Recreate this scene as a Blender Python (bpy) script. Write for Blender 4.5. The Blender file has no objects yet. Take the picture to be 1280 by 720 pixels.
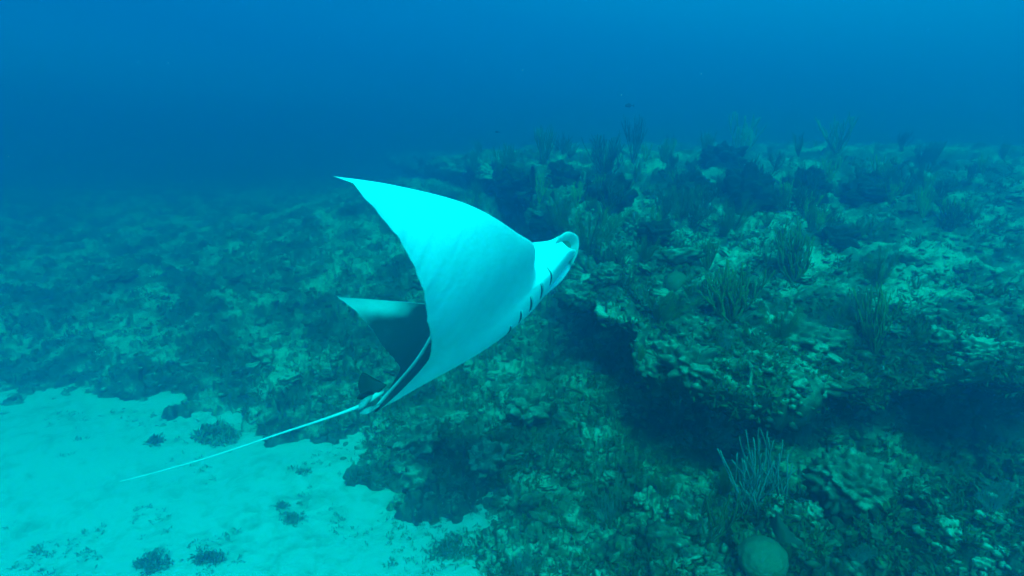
import bpy, bmesh, math, random
import numpy as np
from mathutils import Vector, Matrix
from mathutils.bvhtree import BVHTree

scene = bpy.context.scene
random.seed(7)
RNG = np.random.default_rng(7)
R = math.radians

# ------------------------------------------------------------------ camera
CAM = np.array([0.0, 0.0, 3.2])
PITCH = R(14)
F = 698.0                                   # focal length in pixels of the 1280 px wide photograph
cam_d = bpy.data.cameras.new("camera")
cam_d.sensor_width = 36.0
cam_d.lens = 36.0 * F / 1280.0
cam_d.clip_start = 0.02
cam_d.clip_end = 500.0
cam = bpy.data.objects.new("camera", cam_d)
scene.collection.objects.link(cam)
cam.location = CAM
cam.rotation_euler = (math.pi / 2 - PITCH, 0, 0)
scene.camera = cam
cF = np.array([0, math.cos(PITCH), -math.sin(PITCH)])
cU = np.array([0, math.sin(PITCH), math.cos(PITCH)])
cR = np.array([1.0, 0, 0])

def ray(px, py):
    """direction (unit depth) of a pixel of the photograph"""
    return cR * (px - 640) / F + cU * (360 - py) / F + cF
def at(px, py, depth):
    return CAM + ray(px, py) * depth

# ------------------------------------------------------------------ open water behind everything (world) and light
world = bpy.data.worlds.new("World")
scene.world = world
world.use_nodes = True
wn = world.node_tree.nodes; wl = world.node_tree.links
wn.clear()
w_out = wn.new("ShaderNodeOutputWorld")
w_bg = wn.new("ShaderNodeBackground")
w_tc = wn.new("ShaderNodeTexCoord")
w_sep = wn.new("ShaderNodeSeparateXYZ")
wl.new(w_tc.outputs["Generated"], w_sep.inputs[0])
w_side = wn.new("ShaderNodeMath"); w_side.operation = 'MULTIPLY_ADD'
w_side.inputs[1].default_value = 0.2
wl.new(w_sep.outputs["X"], w_side.inputs[0]); wl.new(w_sep.outputs["Z"], w_side.inputs[2])
w_map = wn.new("ShaderNodeMapRange")
w_map.inputs["From Min"].default_value = -1; w_map.inputs["From Max"].default_value = 1
wl.new(w_side.outputs[0], w_map.inputs["Value"])
w_ramp = wn.new("ShaderNodeValToRGB")
cr = w_ramp.color_ramp
stops = [(0.0, (0.0, 0.10, 0.10)), (0.42, (0.0, 0.16, 0.32)), (0.49, (0.0, 0.215, 0.52)), (0.54, (0.0, 0.165, 0.45)),
         (0.60, (0.0, 0.19, 0.47)), (0.67, (0.0, 0.30, 0.62)), (0.80, (0.0, 0.55, 0.95)), (1.0, (0.01, 1.0, 1.0))]
while len(cr.elements) < len(stops):
    cr.elements.new(0.5)
for e, (p, c) in zip(cr.elements, stops):
    e.position = p; e.color = (*c, 1)
wl.new(w_map.outputs[0], w_ramp.inputs[0])
wl.new(w_ramp.outputs[0], w_bg.inputs[0])
w_bg.inputs[1].default_value = 0.86
wl.new(w_bg.outputs[0], w_out.inputs[0])

sun_d = bpy.data.lights.new("sun", 'SUN')
sun_d.energy = 5.0
sun_d.angle = R(16)                         # scattered by the wavy surface and the water above
sun_d.color = (0.002, 0.93, 0.86)            # daylight that has lost its red on the way down
sun = bpy.data.objects.new("sun", sun_d)
scene.collection.objects.link(sun)
SUN_DIR = Vector((0.02, -0.70, 0.72)).normalized()     # from the ground towards the sun
sun.rotation_euler = SUN_DIR.to_track_quat('Z', 'Y').to_euler()

scene.view_settings.view_transform = 'Standard'
scene.view_settings.look = 'None'
scene.view_settings.exposure = 0.57
scene.view_settings.gamma = 1.0
scene.cycles.use_denoising = True
scene.cycles.max_bounces = 6
scene.cycles.diffuse_bounces = 3
scene.cycles.volume_bounces = 3
scene.cycles.transparent_max_bounces = 4
scene.cycles.sample_clamp_indirect = 4.0

# ------------------------------------------------------------------ object helpers
def link(o, parent=None):
    scene.collection.objects.link(o)
    if parent is not None:
        o.parent = parent
    return o
def mesh_from(name, V, Fc, mats, smooth=True, attrs=None):
    me = bpy.data.meshes.new(name)
    V = np.asarray(V, dtype=np.float32)
    if isinstance(Fc, np.ndarray) and Fc.ndim == 2:
        n, k = Fc.shape
        me.vertices.add(len(V)); me.vertices.foreach_set("co", V.ravel())
        me.loops.add(n * k); me.loops.foreach_set("vertex_index", Fc.astype(np.int32).ravel())
        me.polygons.add(n)
        me.polygons.foreach_set("loop_start", np.arange(0, n * k, k, dtype=np.int32))
        me.polygons.foreach_set("loop_total", np.full(n, k, dtype=np.int32))
        me.update(calc_edges=True)
    else:
        me.from_pydata([tuple(map(float, v)) for v in V], [], [tuple(map(int, f)) for f in Fc])
    if smooth:
        me.polygons.foreach_set("use_smooth", np.ones(len(me.polygons), dtype=bool))
    for m in (mats if isinstance(mats, (list, tuple)) else [mats]):
        me.materials.append(m)
    for an, av in (attrs or {}).items():
        a = me.attributes.new(an, 'FLOAT', 'POINT')
        a.data.foreach_set("value", np.asarray(av, dtype=np.float32))
    me.update()
    return me
def obj(name, me, parent=None, label=None, category=None, group=None, kind=None):
    o = bpy.data.objects.new(name, me)
    link(o, parent)
    tag(o, label, category, group, kind)
    return o
def tag(o, label=None, category=None, group=None, kind=None):
    if label: o["label"] = label
    if category: o["category"] = category
    if group: o["group"] = group
    if kind: o["kind"] = kind
def empty(name, loc=(0, 0, 0), **k):
    o = bpy.data.objects.new(name, None)
    o.empty_display_size = 0.1
    o.location = loc
    link(o)
    tag(o, **k)
    return o
def copy_thing(o, label=None, group=None):
    c = o.copy(); scene.collection.objects.link(c)
    for ch in o.children:
        d = ch.copy(); scene.collection.objects.link(d); d.parent = c
        for g in ch.children:
            e = g.copy(); scene.collection.objects.link(e); e.parent = d
    if label: c["label"] = label
    if group: c["group"] = group
    elif "group" in c: del c["group"]
    return c

def grid_faces(nr, nc, flip=False):
    i = np.arange(nr - 1)[:, None] * nc + np.arange(nc - 1)[None]
    q = np.stack([i, i + 1, i + nc + 1, i + nc], -1).reshape(-1, 4)
    return q[:, ::-1] if flip else q

class MB:
    """collects pieces into one mesh"""
    def __init__(s): s.V = []; s.F = []; s.n = 0; s.A = []
    def add(s, V, Fc, a=0.0):
        V = np.asarray(V, float)
        s.V.append(V); s.A.append(np.full(len(V), a) if np.isscalar(a) else np.asarray(a))
        s.F.extend([tuple(int(i) + s.n for i in f) for f in Fc]); s.n += len(V)
    def tube(s, P, r, k=5, a=0.0, cap=True):
        P = np.asarray(P, float); n = len(P)
        r = np.broadcast_to(np.asarray(r, float), (n,))
        T = np.gradient(P, axis=0); T /= np.linalg.norm(T, axis=1)[:, None] + 1e-9
        ref = np.array([0, 0, 1.0]) if abs(T[0][2]) < .8 else np.array([1.0, 0, 0])
        V = []
        u = np.cross(T[0], ref); u /= np.linalg.norm(u)
        for i in range(n):
            u = u - T[i] * (u @ T[i]); u /= np.linalg.norm(u) + 1e-9
            w = np.cross(T[i], u)
            an = np.arange(k) / k * 2 * math.pi
            V.append(P[i] + r[i] * (np.cos(an)[:, None] * u + np.sin(an)[:, None] * w))
        V = np.concatenate(V)
        Fc = [(i * k + j, i * k + (j + 1) % k, (i + 1) * k + (j + 1) % k, (i + 1) * k + j) for i in range(n - 1) for j in range(k)]
        if cap:
            Fc.append(tuple((n - 1) * k + j for j in range(k))); Fc.append(tuple(reversed(range(k))))
        s.add(V, Fc, a)
    def mesh(s, name, m, smooth=True):
        return mesh_from(name, np.concatenate(s.V), s.F, m, smooth, {"tone": np.concatenate(s.A)})

# ------------------------------------------------------------------ numpy noise
_perm = np.random.default_rng(3).permutation(256).astype(np.int64)
_perm = np.concatenate([_perm, _perm, _perm])
_g = np.random.default_rng(4).normal(size=(256, 3)); _g /= np.linalg.norm(_g, axis=1)[:, None]
_rv = np.random.default_rng(5).random((256, 3))
def _h(i, j, k):
    return _perm[_perm[_perm[i & 255] + (j & 255)] + (k & 255)]
def noise3(p, f=1.0, seed=0.0):
    q = np.asarray(p) * f + np.array([seed * 17.3, seed * 9.1, seed * 5.7])
    i = np.floor(q).astype(np.int64); t = q - i
    u = t * t * t * (t * (t * 6 - 15) + 10)
    out = 0
    for dx in (0, 1):
        for dy in (0, 1):
            for dz in (0, 1):
                g = _g[_h(i[..., 0] + dx, i[..., 1] + dy, i[..., 2] + dz)]
                d = (g[..., 0] * (t[..., 0] - dx) + g[..., 1] * (t[..., 1] - dy) + g[..., 2] * (t[..., 2] - dz))
                w = (u[..., 0] if dx else 1 - u[..., 0]) * (u[..., 1] if dy else 1 - u[..., 1]) * (u[..., 2] if dz else 1 - u[..., 2])
                out = out + w * d
    return out * 1.6
def fbm(p, f=1.0, oct=4, seed=0, gain=.5):
    a = 1.0; s = 0
    for o in range(oct):
        s = s + a * noise3(p, f, seed + o * 1.7); a *= gain; f *= 2.03
    return s
def billow(p, f=1.0, oct=3, seed=0, gain=.5):
    a = 1.0; s = 0
    for o in range(oct):
        s = s + a * (np.abs(noise3(p, f, seed + o * 2.1)) * 2 - .5); a *= gain; f *= 2.1
    return s
def worley(p, f=1.0, seed=0):
    q = np.asarray(p) * f + seed * 3.7
    i = np.floor(q).astype(np.int64); t = q - i
    best = np.full(q.shape[:-1], 9.0)
    for dx in (-1, 0, 1):
        for dy in (-1, 0, 1):
            for dz in (-1, 0, 1):
                r = _rv[_h(i[..., 0] + dx, i[..., 1] + dy, i[..., 2] + dz)]
                d = (t[..., 0] - dx - r[..., 0]) ** 2 + (t[..., 1] - dy - r[..., 1]) ** 2 + (t[..., 2] - dz - r[..., 2]) ** 2
                best = np.minimum(best, d)
    return np.sqrt(best)
def sst(a, b, x):
    t = np.clip((x - a) / (b - a), 0, 1); return t * t * (3 - 2 * t)
def pchip(xk, yk, x):
    xk = np.asarray(xk, float); yk = np.asarray(yk, float); h = np.diff(xk); d = np.diff(yk) / h
    m = np.zeros(len(xk)); m[0] = d[0]; m[-1] = d[-1]
    for i in range(1, len(xk) - 1):
        if d[i-1] * d[i] > 0:
            w1 = 2*h[i] + h[i-1]; w2 = h[i] + 2*h[i-1]; m[i] = (w1 + w2) / (w1/d[i-1] + w2/d[i])
    x = np.clip(x, xk[0], xk[-1]); i = np.clip(np.searchsorted(xk, x, side='right') - 1, 0, len(xk) - 2)
    t = (x - xk[i]) / h[i]
    return (2*t**3 - 3*t**2 + 1)*yk[i] + (t**3 - 2*t**2 + t)*h[i]*m[i] + (-2*t**3 + 3*t**2)*yk[i+1] + (t**3 - t**2)*h[i]*m[i+1]

# ------------------------------------------------------------------ materials
def mat(name):
    m = bpy.data.materials.new(name); m.use_nodes = True
    nt = m.node_tree; b = nt.nodes["Principled BSDF"]
    b.inputs["Roughness"].default_value = 0.9
    b.inputs["Specular IOR Level"].default_value = 0.15
    return m, nt, b
def ramp(nt, src, stops):
    r = nt.nodes.new("ShaderNodeValToRGB")
    while len(r.color_ramp.elements) < len(stops): r.color_ramp.elements.new(0.5)
    for e, (p, c) in zip(r.color_ramp.elements, stops):
        e.position = p; e.color = (*c, 1) if len(c) == 3 else (c[0],) * 3 + (1,)
    nt.links.new(src, r.inputs[0]); return r.outputs[0]
def nz(nt, scale, detail=5, rough=.6, coord=None, dist=0.0):
    n = nt.nodes.new("ShaderNodeTexNoise")
    n.inputs["Scale"].default_value = scale; n.inputs["Detail"].default_value = detail
    n.inputs["Roughness"].default_value = rough; n.inputs["Distortion"].default_value = dist
    if coord is not None: nt.links.new(coord, n.inputs["Vector"])
    return n.outputs["Fac"]
def pos(nt, kind="Object"):
    t = nt.nodes.new("ShaderNodeTexCoord"); return t.outputs[kind]
def mathn(nt, op, a, b=None, c=None, clamp=False):
    n = nt.nodes.new("ShaderNodeMath"); n.operation = op; n.use_clamp = clamp
    for i, v in enumerate((a, b, c)):
        if v is None: continue
        if isinstance(v, (int, float)): n.inputs[i].default_value = v
        else: nt.links.new(v, n.inputs[i])
    return n.outputs[0]
def mixc(nt, fac, a, b):
    n = nt.nodes.new("ShaderNodeMix"); n.data_type = 'RGBA'
    nt.links.new(fac, n.inputs["Factor"]) if not isinstance(fac, (int, float)) else setattr(n.inputs["Factor"], "default_value", fac)
    for s, v in (("A", a), ("B", b)):
        sock = [i for i in n.inputs if i.name == s and i.type == 'RGBA'][0]
        if isinstance(v, tuple): sock.default_value = (*v, 1)
        else: nt.links.new(v, sock)
    return [o for o in n.outputs if o.type == 'RGBA'][0]
def bump(nt, b, h, strength=.4, dist=.02):
    n = nt.nodes.new("ShaderNodeBump"); n.inputs["Strength"].default_value = strength; n.inputs["Distance"].default_value = dist
    nt.links.new(h, n.inputs["Height"]); nt.links.new(n.outputs[0], b.inputs["Normal"])

def patch_of(x, y, low):
    if low:
        v = .13 * gauss(x, y, .70, 3.55, .55, .5) + .07 * gauss(x, y, 1.25, 4.3, .4) - .10 * gauss(x, y, -.7, 5.1, .8) - .16 * gauss(x, y, 2.8, 3.3, 1.4, 1.0) + .05 * gauss(x, y, .2, 6.2, .8)
    else:
        v = .04 * gauss(x, y, 3.2, 9.0, 1.6, 2.0) + .05 * gauss(x, y, 4.3, 6.0, 1.3, .8) + .07 * gauss(x, y, 1.9, 6.6, .7) - .08 * gauss(x, y, 2.6, 7.2, .9) - .07 * gauss(x, y, 3.6, 4.9, .8) + .06 * gauss(x, y, 2.2, 4.4, .7, .3)
    return v
def reef_material(name, turf=(.022, .045, .030), silt=(.44, .47, .34), mid=(.13, .17, .11), bias=0.0, obj_space=False):
    m, nt, b = mat(name)
    g = nt.nodes.new("ShaderNodeNewGeometry")
    co = pos(nt) if obj_space else g.outputs["Position"]
    sep = nt.nodes.new("ShaderNodeSeparateXYZ"); nt.links.new(g.outputs["Normal"], sep.inputs[0])
    up = mathn(nt, 'MULTIPLY_ADD', sep.outputs["Z"], .30, -.10)           # silt settles on what faces up
    n0 = nz(nt, .55, 3, .5, co, .6); n1 = nz(nt, 1.7, 6, .62, co, .4); n2 = nz(nt, 6.0, 6, .7, co, .8); n3 = nz(nt, 38.0, 4, .7, co)
    s = mathn(nt, 'MULTIPLY_ADD', n0, .55, up)
    s = mathn(nt, 'MULTIPLY_ADD', n1, .95, s)
    s = mathn(nt, 'MULTIPLY_ADD', n2, .62, s)
    s = mathn(nt, 'MULTIPLY_ADD', n3, .30, s)
    pa = nt.nodes.new('ShaderNodeAttribute'); pa.attribute_name = 'patch'
    s = mathn(nt, 'ADD', s, pa.outputs['Fac'])
    s = mathn(nt, 'ADD', s, -.835 + bias)
    c = ramp(nt, s, [(.27, turf), (.42, tuple(.55 * t + .45 * q for t, q in zip(turf, mid))), (.53, mid), (.69, silt), (.90, tuple(x * 1.12 for x in silt))])
    nt.links.new(c, b.inputs["Base Color"])
    h = mathn(nt, 'MULTIPLY_ADD', n3, .5, n2)
    bump(nt, b, h, .9, .035)
    return m
M_reef = reef_material("reef_rock")
M_rock = reef_material("loose_reef_rock", bias=.02)
m, nt, b = mat("sand"); M_sand = m
g = nt.nodes.new("ShaderNodeNewGeometry"); co = g.outputs["Position"]
a1 = nz(nt, .8, 5, .6, co); a2 = nz(nt, 5.5, 6, .75, co, .6); a3 = nz(nt, 60, 3, .6, co)
wvs = nt.nodes.new('ShaderNodeTexWave'); wvs.inputs['Scale'].default_value = 2.6; wvs.inputs['Distortion'].default_value = 5; wvs.inputs['Detail'].default_value = 3
mps = nt.nodes.new('ShaderNodeMapping'); mps.inputs['Rotation'].default_value = (0, 0, R(60)); nt.links.new(co, mps.inputs[0]); nt.links.new(mps.outputs[0], wvs.inputs['Vector'])
s1 = mathn(nt, 'MULTIPLY_ADD', a2, .8, mathn(nt, 'MULTIPLY', a1, .55))
c1 = ramp(nt, s1, [(.42, (.47, .51, .43)), (.66, (.53, .56, .48)), (.78, (.36, .42, .33)), (.90, (.16, .21, .15))])
nt.links.new(c1, b.inputs["Base Color"]); bump(nt, b, mathn(nt, 'MULTIPLY_ADD', wvs.outputs['Fac'], .16, mathn(nt, 'MULTIPLY_ADD', a3, .3, a2)), .5, .02)

def flesh(name, col, col2, scale=30, rough=.8, attr=False):
    m, nt, b = mat(name)
    n = nz(nt, scale, 4, .6, pos(nt))
    c = ramp(nt, n, [(.35, col), (.68, col2)])
    oi = nt.nodes.new("ShaderNodeObjectInfo")
    hv = nt.nodes.new("ShaderNodeHueSaturation"); nt.links.new(c, hv.inputs["Color"])
    nt.links.new(mathn(nt, 'MULTIPLY_ADD', oi.outputs["Random"], .5, .75), hv.inputs["Value"])
    nt.links.new(hv.outputs[0], b.inputs["Base Color"])
    b.inputs["Roughness"].default_value = rough
    bump(nt, b, n, .5, .006)
    return m
M_gorg = flesh("olive_gorgonian", (.055, .105, .035), (.11, .19, .055))
M_gorg_dark = flesh("dark_gorgonian", (.028, .055, .028), (.055, .10, .045))
M_gorg_pale = flesh("pale_gorgonian", (.09, .14, .14), (.16, .22, .21))
M_gorg_yel = flesh("yellowish_gorgonian", (.13, .23, .05), (.22, .34, .08))
M_fan = flesh("purple_grey_fan", (.05, .09, .09), (.10, .15, .14))
M_algae = flesh("turf_algae", (.03, .06, .025), (.09, .14, .06), 4)
M_litter = flesh("algae_litter", (.09, .14, .09), (.20, .25, .17), 9)
M_coral = reef_material("encrusted_coral", (.04, .08, .05), (.40, .46, .33), (.17, .24, .16), .03, True)
M_mound = reef_material('weedy_mound', (.016, .036, .024), (.30, .34, .25), (.06, .09, .06), -.13, True)
M_coral_smooth = flesh("smooth_coral", (.06, .12, .075), (.11, .18, .11), 14)
M_sponge_dark = flesh("dark_sponge", (.025, .06, .045), (.05, .09, .06), 10)
M_white = flesh("pale_growth", (.45, .50, .45), (.70, .74, .68), 20)

# ------------------------------------------------------------------ terrain
FRONT = np.array([(-45, 9.5), (-14, 7.4), (-8, 6.9), (-4.9, 6.6), (-3.4, 6.3), (-2.3, 6.1), (-1.75, 5.6), (-1.5, 5.0), (-1.0, 4.7),
                  (-.35, 4.2), (-.28, 3.6), (-.35, 3.0), (-.2, 1.0)], float)
POLY = np.concatenate([FRONT, [(60, 1), (60, 90), (-45, 90)]])
def signed_front(x, y):
    d = np.full(x.shape, 1e9); ins = np.zeros(x.shape, bool)
    for k in range(len(POLY)):
        ax, ay = POLY[k]; bx, by = POLY[(k + 1) % len(POLY)]
        if k < len(FRONT) - 1:
            ex, ey = bx - ax, by - ay
            t = np.clip(((x - ax) * ex + (y - ay) * ey) / (ex * ex + ey * ey), 0, 1)
            d = np.minimum(d, np.hypot(x - ax - t * ex, y - ay - t * ey))
        c = ((ay > y) != (by > y)) & (x < (bx - ax) * (y - ay) / (by - ay + 1e-12) + ax)
        ins ^= c
    return np.where(ins, d, -d)
def gauss(x, y, cx, cy, rx, ry=None, ang=0):
    ry = ry or rx; c, s = math.cos(ang), math.sin(ang); u = (x - cx) * c + (y - cy) * s; v = -(x - cx) * s + (y - cy) * c
    return np.exp(-(u / rx) ** 2 - (v / ry) ** 2)
def low_height(x, y, detail=True):
    p = np.stack([x, y, np.zeros_like(x)], -1)
    wob = noise3(p, .9, 1) * .45 + noise3(p, 2.6, 2) * .22 + noise3(p, 7, 2.5) * .12 + noise3(p, 17, 2.7) * .05
    d = signed_front(x, y) + wob
    rise = sst(-.3, .75, d) * .22 + sst(.3, 4.5, d) * .42
    h = -.12 + .12 * sst(-.25, .05, d) + rise
    h += 1.55 * sst(7.5, 14.5, y) * sst(-10, 1.5, x) + .5 * sst(8, 20, y)
    h += .32 * gauss(x, y, 1.2, 5.0, .28, 1.0, .1) + .34 * gauss(x, y, 3.0, 2.95, .9, .55, .25) + .14 * gauss(x, y, 1.7, 3.0, .5)
    h += .22 * gauss(x, y, -.2, 5.7, .8) - .48 * gauss(x, y, 2.3, 5.0, 1.4, .8) - .48 * gauss(x, y, 4.4, 4.8, 2.4, .8)
    m = sst(-.35, .25, d)
    if detail:
        b1 = .5 - worley(p + .2 * noise3(p, 1.5, 8)[..., None], 1.25, 2)
        b2 = .5 - worley(p + .08 * noise3(p, 5, 9)[..., None], 3.6, 6)
        b3 = .45 - worley(p, 9.5, 11)
        h = h + m * (.32 * b1 + .15 * b2 + .045 * b3 + .24 * fbm(p, .7, 3, 3) + .035 * billow(p, 8, 3, 12) )
        h = h + m * .022 * noise3(p, 30, 14)
    h = np.where(d > .6, np.maximum(h, .13 + .07 * noise3(p, 3, 71) + .04 * noise3(p, 9, 72)), h)
    return h, d
# sand: one sheet to the horizon
rad = np.concatenate([[0.0], np.geomspace(1.2, 110, 190)]); ang = np.linspace(0, 2 * math.pi, 361)
rr, aa = np.meshgrid(rad, ang, indexing='ij')
X, Y = rr * np.sin(aa), rr * np.cos(aa)
p = np.stack([X, Y, 0 * X], -1)
Z = .05 * fbm(p, .5, 4, 21) + .012 * fbm(p, 3.0, 3, 22) + .006 * noise3(p, 11, 23) - .02
sand = mesh_from("sandy_seabed", np.stack([X, Y, Z], -1).reshape(-1, 3), grid_faces(*X.shape, flip=True), M_sand)
o_sand = obj("sandy_seabed", sand, kind="structure", label="bright pale sand flat at the foot of the reef")

# low reef apron
az = np.linspace(R(-52), R(52), 900)
rr_ = np.geomspace(2.1, 42, 560)
rr, aa = np.meshgrid(rr_, az, indexing='ij')
X, Y = rr * np.sin(aa), rr * np.cos(aa)
Z, D = low_height(X, Y)
Vlow = np.stack([X, Y, Z], -1)
p = Vlow
push = (billow(p, 5.5, 3, 31) * .05 + noise3(p, 14, 33) * .025)[..., None]
nrm = np.cross(np.gradient(Vlow, axis=1), np.gradient(Vlow, axis=0)); nrm /= np.linalg.norm(nrm, axis=-1)[..., None] + 1e-9
nrm[nrm[..., 2] < 0] *= -1
Vlow = Vlow + nrm * push * sst(-.3, .2, D)[..., None]
Fq = grid_faces(*X.shape, flip=True)
keep = (D.ravel()[Fq] > -.5).any(1)
Fq = Fq[keep]
used = np.unique(Fq); remap = np.zeros(X.size, np.int64); remap[used] = np.arange(len(used))
low_me = mesh_from("reef_slope", Vlow.reshape(-1, 3)[used], remap[Fq], M_reef, True, {'patch': patch_of(X.ravel()[used], Y.ravel()[used], True)})
o_low = obj("reef_slope", low_me, kind="structure", label="lower lumpy coral reef slope rising from the sand")

# upper ledge: a sheet folded round the lip into an overhang
LIP = np.array([(16, 5.4), (9, 4.8), (5.2, 4.45), (3.7, 4.36), (2.9, 4.30), (2.15, 4.25), (1.60, 4.35), (1.28, 4.75), (1.10, 5.2), (.92, 5.8), (.78, 6.7), (.55, 8.2),
                (.1, 10.5), (-1.0, 14), (-3.5, 21), (-7, 32)], float)
FAR = np.array([(34, 22), (26, 36), (20, 42), (17, 42), (15, 42), (13, 42), (11, 42), (9.5, 42), (8, 42), (6.5, 42), (5, 42), (3.5, 42), (2, 42), (1, 42), (-.5, 42), (-2, 42)], float)
def catmull(P, n):
    t = np.linspace(0, len(P) - 1, n); k = np.arange(len(P))
    return np.stack([pchip(k, P[:, j], t) for j in range(2)], -1), t
dense, tk = catmull(LIP, 6000)
# spacing proportional to the distance from the camera
w = np.hypot(*np.diff(dense, axis=0).T) / np.maximum(np.hypot(*dense[1:].T), 3)
cum = np.concatenate([[0], np.cumsum(w)]); NS = 860
ts = np.interp(np.linspace(0, cum[-1], NS), cum, tk)
k = np.arange(len(LIP))
A2 = np.stack([pchip(k, LIP[:, j], ts) for j in range(2)], -1)
B2 = np.stack([pchip(k, FAR[:, j], ts) for j in range(2)], -1)
inward = B2 - A2; Ltot = np.linalg.norm(inward, axis=1); inward /= Ltot[:, None]
tan = np.gradient(A2, axis=0); nin = np.stack([tan[:, 1], -tan[:, 0]], -1); nin /= np.linalg.norm(nin, axis=1)[:, None]
nin[(nin * inward).sum(1) < 0] *= -1
def plateau(x, y):
    base = 1.52 + .185 * np.clip(y - 4.2, 0, 8.0) + .02 * np.clip(y - 12, 0, 20)
    p = np.stack([x, y, 0 * x], -1)
    base = base + .16 * fbm(p, .42, 3, 41) * sst(3.5, 6, y)
    base = base 
    return base - .55 * sst(2.5, -4, x) * sst(8, 20, y)
rows = []; kinds = []
tt = np.concatenate([np.linspace(0, .6, 42)[1:], .6 + np.geomspace(.016, 40, 430)])
for t in tt[::-1]:                                     # top, far to near
    q = A2 + inward * np.minimum(t, Ltot * .98)[:, None] if t > .6 else A2 + (inward * (t / .6) + nin * (1 - t / .6)) * t
    z = plateau(q[:, 0], q[:, 1]) - .10 * (1 - min(t / .5, 1)) ** 2
    rows.append(np.stack([q[:, 0], q[:, 1], z], -1)); kinds.append(0)
thick = .36 + .08 * np.sin(ts * 2.1)
zl = plateau(A2[:, 0], A2[:, 1])
for f in np.linspace(0, 1, 46)[1:]:                     # lip face
    bulge = math.sin(f * math.pi) * .16 - f * .10
    q = A2 - nin * bulge
    rows.append(np.stack([q[:, 0], q[:, 1], zl - .10 - thick * f], -1)); kinds.append(1)
for t in np.concatenate([np.linspace(0, .5, 26)[1:], np.linspace(.53, 3.0, 56)]):   # ceiling of the cavity
    q = A2 + nin * (.10 + t)
    rows.append(np.stack([q[:, 0], q[:, 1], zl - .10 - thick - .05 * t - .10 * t * t], -1)); kinds.append(2)
V = np.stack(rows)
kinds = np.array(kinds)
N = np.cross(np.gradient(V, axis=1), np.gradient(V, axis=0)); N /= np.linalg.norm(N, axis=-1)[..., None] + 1e-9
if N[10, NS // 2, 2] < 0: N = -N
p = V
amp = np.where(kinds == 0, 1.0, 1.25)[:, None]
b1 = .5 - worley(p + .2 * noise3(p, 1.5, 8)[..., None], 1.25, 4)
b2 = .5 - worley(p + .08 * noise3(p, 5, 9)[..., None], 4.0, 7)
b3 = .45 - worley(p, 10, 12)
dsp = amp * (.42 * b1 + .15 * b2 + .045 * b3 + .16 * fbm(p, .9, 3, 5) + .035 * billow(p, 7, 3, 15) + .02 * noise3(p, 28, 17))
V = V + N * dsp[..., None]
ledge_me = mesh_from("reef_ledge", V.reshape(-1, 3), grid_faces(*V.shape[:2]), M_reef, True, {'patch': patch_of(V[..., 0].ravel(), V[..., 1].ravel(), False)})
o_ledge = obj("reef_ledge", ledge_me, kind="structure", label="upper reef plateau ending in a dark undercut ledge")

def bvh_of(*mes):
    vs, fs, n = [], [], 0
    for me in mes:
        a = np.empty(len(me.vertices) * 3, np.float32); me.vertices.foreach_get("co", a); a = a.reshape(-1, 3)
        f = np.empty(len(me.loops), np.int32); me.loops.foreach_get("vertex_index", f); f = f.reshape(-1, 4)
        vs.append(a); fs.append(f + n); n += len(a)
    return BVHTree.FromPolygons(np.concatenate(vs).tolist(), np.concatenate(fs).tolist())
BV = bvh_of(low_me, ledge_me, sand)
def hit(px, py):
    d = Vector(ray(px, py)).normalized()
    loc, n, i, dist = BV.ray_cast(Vector(CAM), d)
    if loc is None: return None
    if n.dot(d) > 0: n = -n
    return loc, n, (loc - Vector(CAM)).dot(Vector(cF))
def drop(x, y, z0=6.0):
    loc, n, i, dist = BV.ray_cast(Vector((x, y, z0)), Vector((0, 0, -1)))
    if loc is None: return None
    if n.z < 0: n = -n
    return loc, n

# ------------------------------------------------------------------ rocks on the reef (parts of the reef)
def ico(sub):
    bm = bmesh.new(); bmesh.ops.create_icosphere(bm, subdivisions=sub, radius=1)
    V = np.array([v.co[:] for v in bm.verts]); Fc = np.array([[v.index for v in f.verts] for f in bm.faces]); bm.free()
    return V, Fc
def lump_mesh(name, seed, m, sub=4, sc=(1, 1, .7), knob=.35, f=1.6):
    rg = 1.0 if knob > .1 else .22
    V, Fc = ico(sub)
    d = knob * (.5 - worley(V, f, seed)) + rg * (.22 * fbm(V, 1.1, 3, seed + 1) + .13 * billow(V, 4.5, 3, seed + 2))
    V = V * (1 + d)[:, None] * np.array(sc)
    return mesh_from(name, V, Fc, m, True)
rock_meshes = [lump_mesh("coral_rock", 3 + i * 2.3, M_rock, 4, (1, RNG.uniform(.6, 1), RNG.uniform(.45, .9)), RNG.uniform(.5, .9), RNG.uniform(1.4, 2.4)) for i in range(9)]
n_low = n_led = 0
tries = 0
while n_low + n_led < 420 and tries < 6000:
    tries += 1
    px = RNG.uniform(60, 1279); py = RNG.uniform(205, 719)
    h = hit(px, py)
    if h is None: continue
    loc, n, dist = h
    onlow = loc.z < plateau(np.array(loc.x), np.array(loc.y)) - .55
    if loc.z < .04 or dist > 16 or n.z < .1: continue
    dd = signed_front(np.array(loc.x), np.array(loc.y))
    if dd < -.25: continue
    if onlow and n_low >= 290 or (not onlow) and n_led >= 290: continue
    s = float(np.exp(RNG.normal(math.log(.060), .45))) * (1 + .03 * dist)
    s = min(s, .22)
    o = obj("coral_rock", rock_meshes[RNG.integers(len(rock_meshes))], o_low if onlow else o_ledge)
    o.location = loc - Vector(n) * s * .25
    o.scale = (s * RNG.uniform(.8, 1.3), s * RNG.uniform(.8, 1.3), s * RNG.uniform(.6, 1.1))
    o.rotation_euler = (RNG.uniform(-.5, .5), RNG.uniform(-.5, .5), RNG.uniform(0, 6.28))
    if onlow: n_low += 1
    else: n_led += 1

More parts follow.
